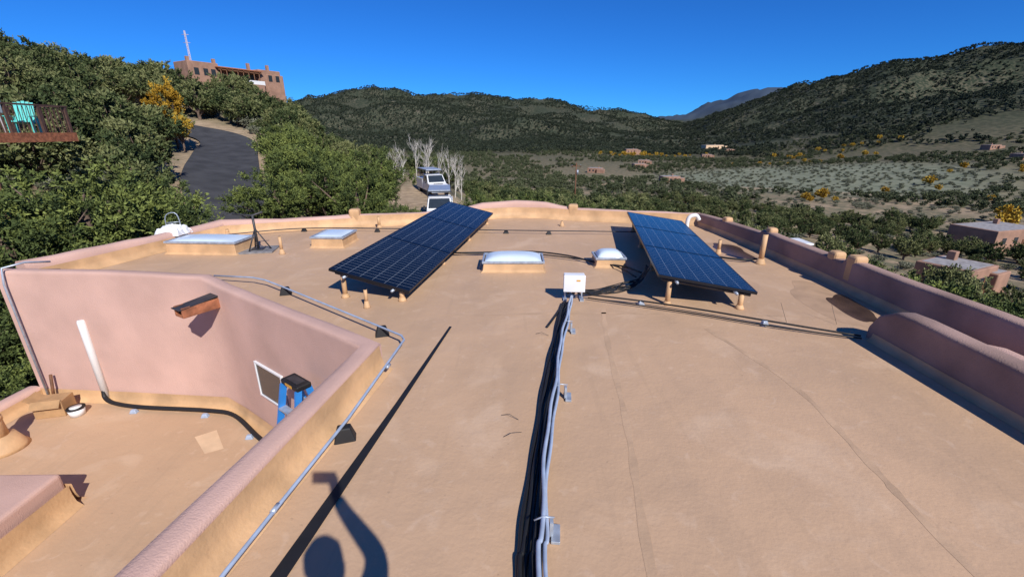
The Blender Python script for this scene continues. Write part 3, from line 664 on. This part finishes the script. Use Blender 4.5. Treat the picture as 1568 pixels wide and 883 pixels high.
# ------------------------------------------------------------------ neighbour deck at left
e=empty('wooden_deck',(-2.8,1.2,0))
box('floor',(-20.4,16.6,2.0),(10,3.6,.12),M['redwood'],e); box('fascia',(-20.4,14.77,1.9),(10,.05,.34),M['redwood'],e); box('side_fascia',(-15.37,16.6,1.9),(.05,3.6,.34),M['redwood'],e)
for x in (-15.6,-18.2,-20.8): tube('post',[(x,15,-3.5),(x,15,1.95)],.1,M['wood'],e,8)
for x in np.arange(-25.2,-15.3,1.4): box('rail_post',(x,14.85,2.55),(.09,.09,1.0),M['bronze'],e)
for y in (16,17.2,18.3): box('rail_post',(-15.45,y,2.55),(.09,.09,1.0),M['bronze'],e)
box('top_rail',(-20.4,14.85,3.07),(10,.11,.06),M['bronze'],e); box('side_rail',(-15.45,16.6,3.07),(.11,3.5,.06),M['bronze'],e); box('back_rail',(-17.4,18.35,3.07),(4,.11,.06),M['bronze'],e)
for k in range(60): box('baluster',(-25.2+k*.165,14.85,2.55),(.02,.02,.95),M['bronze'],e)
for k in range(20): box('baluster',(-15.45,14.95+k*.17,2.55),(.02,.02,.95),M['bronze'],e)
for k in range(24): box('baluster',(-15.5-k*.165,18.35,2.55),(.02,.02,.95),M['bronze'],e)
box('deck_wall',(-23.9,18.6,.5),(5,.3,5.2),M['adobe'],e)
e=empty('adirondack_chair',(-18.75,18.2,2.06),R(25))
box('seat',(0,0,.38),(.6,.55,.05),M['teal'],e,(R(-8),0,0))
for k in range(5): box('back_slat_%d'%k,(-.24+.12*k,.32,.75),(.10,.03,.75+.06*(2-abs(k-2))),M['teal'],e,(R(-18),0,0))
for s in (-1,1):
    box('arm',(s*.36,.0,.6),(.1,.7,.03),M['teal'],e); box('front_leg',(s*.34,-.28,.3),(.06,.1,.6),M['teal'],e); box('rear_leg',(s*.33,.25,.28),(.06,.1,.58),M['teal'],e)
e=empty('patio_umbrella',(-19.35,18.0,2.06)); tube('pole',[(0,0,0),(-.15,0,2.5)],.025,M['white'],e); 
v,f=tube_geo([(-.03,0,.7),(-.05,0,.9),(-.09,0,1.6),(-.14,0,2.3),(-.15,0,2.45)],[.16,.2,.16,.08,.02],9); mesh('closed_canopy',v,f,mat('umbrella_fabric',(.25,.3,.34),.8,.3,4),e)
# ------------------------------------------------------------------ hilltop house
def adobe(name,x,y,z,rz,parts):
    e=empty(name,(x,y,z),rz)
    for i,(cx,cy,sx,sy,h) in enumerate(parts):
        box('wall_block_%d'%i,(cx,cy,h/2-4),(sx,sy,h+8),M['adobe'],e,bevel=.15)
        box('roof_%d'%i,(cx,cy,h+.005),(sx-.8,sy-.8,.02),M['roofgrey'],e)
    return e
e=adobe('hilltop_house',-52.0,91,10.5,R(-30),[(0,-12,9,10,4.3),(-1,0,8,16,3.9),(0,12,9,9,4.1),(2.6,14,4,7,3.0)]); e.scale=(.50,.50,.68)
for k in range(8):
    tube('portal_post',[(5.6,-7+k*2,-1),(5.6,-7+k*2,2.9)],.16,M['wood'],e,8)
    box('viga',(4.6,-7+k*2,3.1),(3.2,.2,.22),M['wood'],e)
box('portal_beam',(5.6,0,2.95),(.3,15.5,.35),M['wood'],e); box('portal_roof',(4.5,0,3.4),(3.2,16.6,.25),M['redwood'],e,bevel=.05)
box('portal_deck',(4.6,0,-2.1),(3.4,16.2,4.2),M['adobe'],e,bevel=.05)
box('low_wall',(6.0,4,.4),(.4,9,1.1),M['pvc'],e,bevel=.08)
for k in range(5): box('window_%d'%k,(3.03,-6+k*3,1.5),(.06,2.0,2.2),M['glass'],e)
for y in (-14.5,-11.5,-9,12,15): box('window',(4.53 if y<0 else 4.64,y,2.0),(.08,1.5,1.6),M['glass'],e)
for (x,y,h) in [(-1,-14,1.1),(2,-7,.9),(1,6,1.0),(2,13,1.0)]: box('chimney',(x,y,4.2+h/2),(1,1,h+.8),M['adobe'],e,bevel=.1)
rw=mat('mast_paint',(.6,.5,.48),.5,.2,1)
e=empty('radio_mast',(-54.6,84,13.0)) 
for k in range(3):
    t=k*2.094; tube('leg_%d'%k,[(.18*math.cos(t),.18*math.sin(t),-4),(.1*math.cos(t),.1*math.sin(t),5)],.035,rw,e,5)
for i in range(16):
    t=i*2.094;u=(i+1)*2.094; z=-2+i*.42; tube('brace_%d'%i,[(.16*math.cos(t),.16*math.sin(t),z),(.16*math.cos(u),.16*math.sin(u),z+.42)],.02,rw,e,4)
for z in (3.2,4.4): tube('antenna_arm',[(-.6,0,z),(.6,0,z)],.03,rw,e,5)
def smallhouse(x,y,rz,w,d,h,rel=0,col='adobe'):
    z=H1(x,y)+rel; e=empty('adobe_house',(x,y,z),rz)
    box('main_wall',(0,0,h/2-1),(w,d,h+2),M[col],e,bevel=.12); box('wing_wall',(w*.45,-d*.35,h*.4-1),(w*.5,d*.6,h*.8+2),M[col],e,bevel=.12)
    box('roof_gravel',(0,0,h+.01),(w-.7,d-.7,.03),M['roofgrey'],e); box('wing_roof',(w*.45,-d*.35,h*.8+.01),(w*.5-.6,d*.6-.6,.03),M['roofgrey'],e)
    for k in range(3): box('window_%d'%k,(-w*.32+k*w*.25,-d/2-.02,h*.5),(1.1,.08,1.2),M['glass'],e)
    box('door',(w*.12,-d/2-.02,1.05),(1,.08,2.1),M['wood'],e); box('chimney',(w*.2,d*.2,h+.4),(.8,.8,1.2),M[col],e,bevel=.08)
smallhouse(50,48,R(25),6,5,3.2); smallhouse(97,88,R(15),13,8,4.0,1); smallhouse(34,60,R(-20),7,6,3,-1)
smallhouse(275,640,R(10),26,12,6,2,'patch'); smallhouse(140,545,R(0),14,9,5,1)
for (x,y) in [(210,500),(120,420),(60,330),(90,260),(330,300),(260,560),(105,380),(370,360)]: smallhouse(x,y,random.uniform(-.5,.5),10,7,3.4)
e=empty('utility_pole',(14,100,H1(14,100)))
tube('pole',[(0,0,-1),(0,0,10)],[.17,.12],M['wood'],e,8); box('crossarm',(0,0,9.3),(2.2,.12,.14),M['wood'],e)
for x in (-1,0,1): tube('insulator',[(x*.95,0,9.37),(x*.95,0,9.6)],.05,M['galv'],e,6)
tube('transformer',[(.3,-.1,7.6),(.3,-.1,8.5)],.22,M['galv'],e,10)
# ------------------------------------------------------------------ parked trucks
def truck(x,y,rz,name='parked_truck',s=1):
    z=H1(x,y); e=empty(name,(x,y,z),rz); e.scale=(s,s,s)
    pr=[(-2.7,.55),(-2.75,1.0),(-2.6,1.22),(-1.55,1.38),(-.85,2.12),(.6,2.2),(.62,.55)]
    v=[(-.98*(1 if k<4 or k==6 else .88),p[0],p[1]) for k,p in enumerate(pr)]+[(.98*(1 if k<4 or k==6 else .88),p[0],p[1]) for k,p in enumerate(pr)]
    n=len(pr); f=[tuple(range(n)),tuple(range(2*n-1,n-1,-1))]+[(i,i+n,(i+1)%n+n,(i+1)%n) for i in range(n)]
    mesh('cab_body',v,f,M['white'],e,False,.05)
    w=[(-.84,-1.50,1.46),(.84,-1.50,1.46),(.76,-.90,2.08),(-.76,-.90,2.08)]; w=[(a,b-.035,c+.03) for a,b,c in w]
    mesh('windscreen',w,[(0,1,2,3)],M['glass'],e)
    for sgn in (-1,1): 
        mesh('side_window',[(sgn*.985,-1.3,1.5),(sgn*.985,.4,1.5),(sgn*.90,.4,2.08),(sgn*.90,-.8,2.08)],[(0,1,2,3)],M['glass'],e)
        box('mirror',(sgn*1.16,-1.3,1.5),(.16,.1,.28),M['steel'],e,bevel=.02); box('headlamp',(sgn*.75,-2.74,.98),(.32,.06,.2),M['galv'],e,bevel=.02)
        for yy in (-1.8,2.3): tube('wheel',[(sgn*.78,yy,.42),(sgn*1.02,yy,.42)],.42,M['black'],e,20); tube('hub',[(sgn*1.02,yy,.42),(sgn*1.03,yy,.42)],.2,M['galv'],e,12)
    box('grille',(0,-2.75,.9),(1.1,.05,.32),M['steel'],e,bevel=.01); box('bumper',(0,-2.8,.6),(1.95,.16,.22),M['galv'],e,bevel=.04)
    box('utility_bed',(0,2.0,1.15),(2.05,2.7,1.1),M['white'],e,bevel=.04); 
    for yy in (-.5,.5,1.9,3.2): 
        box('rack_bar',(0,yy,2.55),(1.9,.06,.06),M['steel'],e)
        for sgn in (-1,1): box('rack_upright',(sgn*.9,yy,2.05 if yy>.6 else 2.36),(.05,.05,.95 if yy>.6 else .36),M['steel'],e)
    box('rack_load',(0,1.2,2.65),(1.7,3.6,.10),M['galv'],e,bevel=.02)
    box('hood_lettering',(0,-2.1,1.335),(1.0,.14,.012),M['steel'],e,(R(8),0,0))
truck(-5.4,33.5,R(8),s=.95); truck(-8.0,46,R(25),s=.93)
# ------------------------------------------------------------------ photographer (stands behind the lens, casts the shadow)
def person():
    e=empty('photographer')
    J=[(0,-.17,.95),(0,-.17,1.15),(0,-.17,1.38),(0,-.165,1.50),(0,-.16,1.60),(0,-.16,1.70),
       (.17,-.17,1.42),(.25,-.08,1.62),(.13,-.10,1.90),(.09,-.085,1.99),
       (-.18,-.19,1.42),(-.24,-.21,1.14),(-.23,-.13,.90),(-.23,-.10,.82),
       (.10,-.17,.88),(.12,-.16,.50),(.13,-.19,.09),(.14,-.08,.05),
       (-.10,-.17,.88),(-.12,-.2,.50),(-.13,-.25,.09),(-.14,-.14,.05)]
    E=[(0,1),(1,2),(2,3),(3,4),(4,5),(2,6),(6,7),(7,8),(8,9),(2,10),(10,11),(11,12),(12,13),(0,14),(14,15),(15,16),(16,17),(0,18),(18,19),(19,20),(20,21)]
    Rr=[.16,.15,.16,.06,.10,.085,.085,.062,.042,.035,.07,.05,.034,.03,.10,.065,.045,.04,.10,.065,.045,.04]
    me=bpy.data.meshes.new('body'); me.from_pydata(J,E,[]); me.materials.append(M['cloth']); o=bpy.data.objects.new('body',me); link(o,e)
    bpy.context.view_layer.objects.active=o
    o.modifiers.new('skin','SKIN')
    if not me.skin_vertices: 
        bpy.context.view_layer.update()
    try:
        sv=me.skin_vertices[0].data
        for i,r in enumerate(Rr): sv[i].radius=(r,r*.85 if i<3 else r)
        sv[0].use_root=True
    except Exception as ex: print('skin',ex)
    s=o.modifiers.new('sub','SUBSURF'); s.levels=1; s.render_levels=2
    v,f=tube_geo([(0,-.16,1.52),(0,-.155,1.56),(0,-.15,1.63),(0,-.155,1.70),(0,-.16,1.74),(0,-.16,1.76)],[.045,.07,.088,.086,.06,.01],16); mesh('head',v,f,M['skin'],e,True)
    mesh('nose',[(-.012,-.066,1.62),(.012,-.066,1.62),(0,-.045,1.615),(0,-.066,1.66)],[(0,1,2),(0,2,3),(2,1,3),(0,3,1)],M['skin'],e)
    v,f=tube_geo([(0,-.165,1.66),(0,-.165,1.72),(0,-.165,1.765),(0,-.165,1.775)],[.097,.094,.06,.01],16); mesh('cap',v,f,M['hair'],e,True)
    for s_ in (-1,1):
        tube('ear',[(s_*.085,-.16,1.61),(s_*.092,-.16,1.66)],.016,M['skin'],e,8); tube('eye',[(s_*.032,-.078,1.655),(s_*.032,-.068,1.655)],.011,M['pvc'],e,10)
    box('mouth',(0,-.071,1.582),(.045,.012,.008),M['brass'],e,bevel=.002)
    v,f=tube_geo([(.09,-.085,1.98),(.085,-.07,2.03),(.08,-.06,2.07)],[.026,.034,.028],8); mesh('palm',v,f,M['skin'],e,True)
    for k in range(4): tube('finger_%d'%k,[(.085,-.065,2.02+.02*k),(.095,-.04,2.035+.02*k),(.075,-.03,2.04+.02*k)],[.009,.009,.007],M['skin'],e,8)
    tube('thumb',[(.075,-.075,2.02),(.055,-.06,2.05),(.045,-.05,2.08)],[.011,.01,.008],M['skin'],e,8)
    box('smartphone',(.015,-.045,2.095),(.155,.009,.075),M['steel'],e,(R(-19),0,0),.004)
    return e
person()
# ------------------------------------------------------------------ light, sky, camera
sunvec=Vector((.464*math.cos(R(38.4)),-.886*math.cos(R(38.4)),math.sin(R(38.4))))
sl=bpy.data.lights.new('sun','SUN'); sl.energy=5.0; sl.angle=R(.53); sl.color=(1,.96,.90)
so=bpy.data.objects.new('sun',sl); link(so); so.rotation_euler=(-sunvec).to_track_quat('-Z','Y').to_euler()
w=bpy.data.worlds.new('World'); SC.world=w; w.use_nodes=True; nt=w.node_tree
sk=nt.nodes.new('ShaderNodeTexSky'); sk.sky_type='NISHITA'; sk.sun_disc=False; sk.sun_elevation=R(38.4); sk.sun_rotation=R(152.4)
sk.altitude=2300; sk.air_density=1; sk.dust_density=0; sk.ozone_density=4
mu=nt.nodes.new('ShaderNodeMix'); mu.data_type='RGBA'; mu.blend_type='MULTIPLY'; mu.inputs[0].default_value=1; mu.inputs[7].default_value=(.20,.82,1.7,1)
nt.links.new(sk.outputs[0],mu.inputs[6])
bg=nt.nodes['Background']; bg.inputs['Strength'].default_value=.072; nt.links.new(mu.outputs[2],bg.inputs[0])
cam=bpy.data.cameras.new('camera'); co=bpy.data.objects.new('camera',cam); link(co)
cam.sensor_width=36; cam.lens=36*680/1568; co.location=(0,0,2.1); co.rotation_euler=(R(90-19.4),0,0); cam.clip_start=.03; cam.clip_end=12000
SC.camera=co
SC.view_settings.view_transform='Standard'; SC.view_settings.look='None'; SC.view_settings.exposure=0
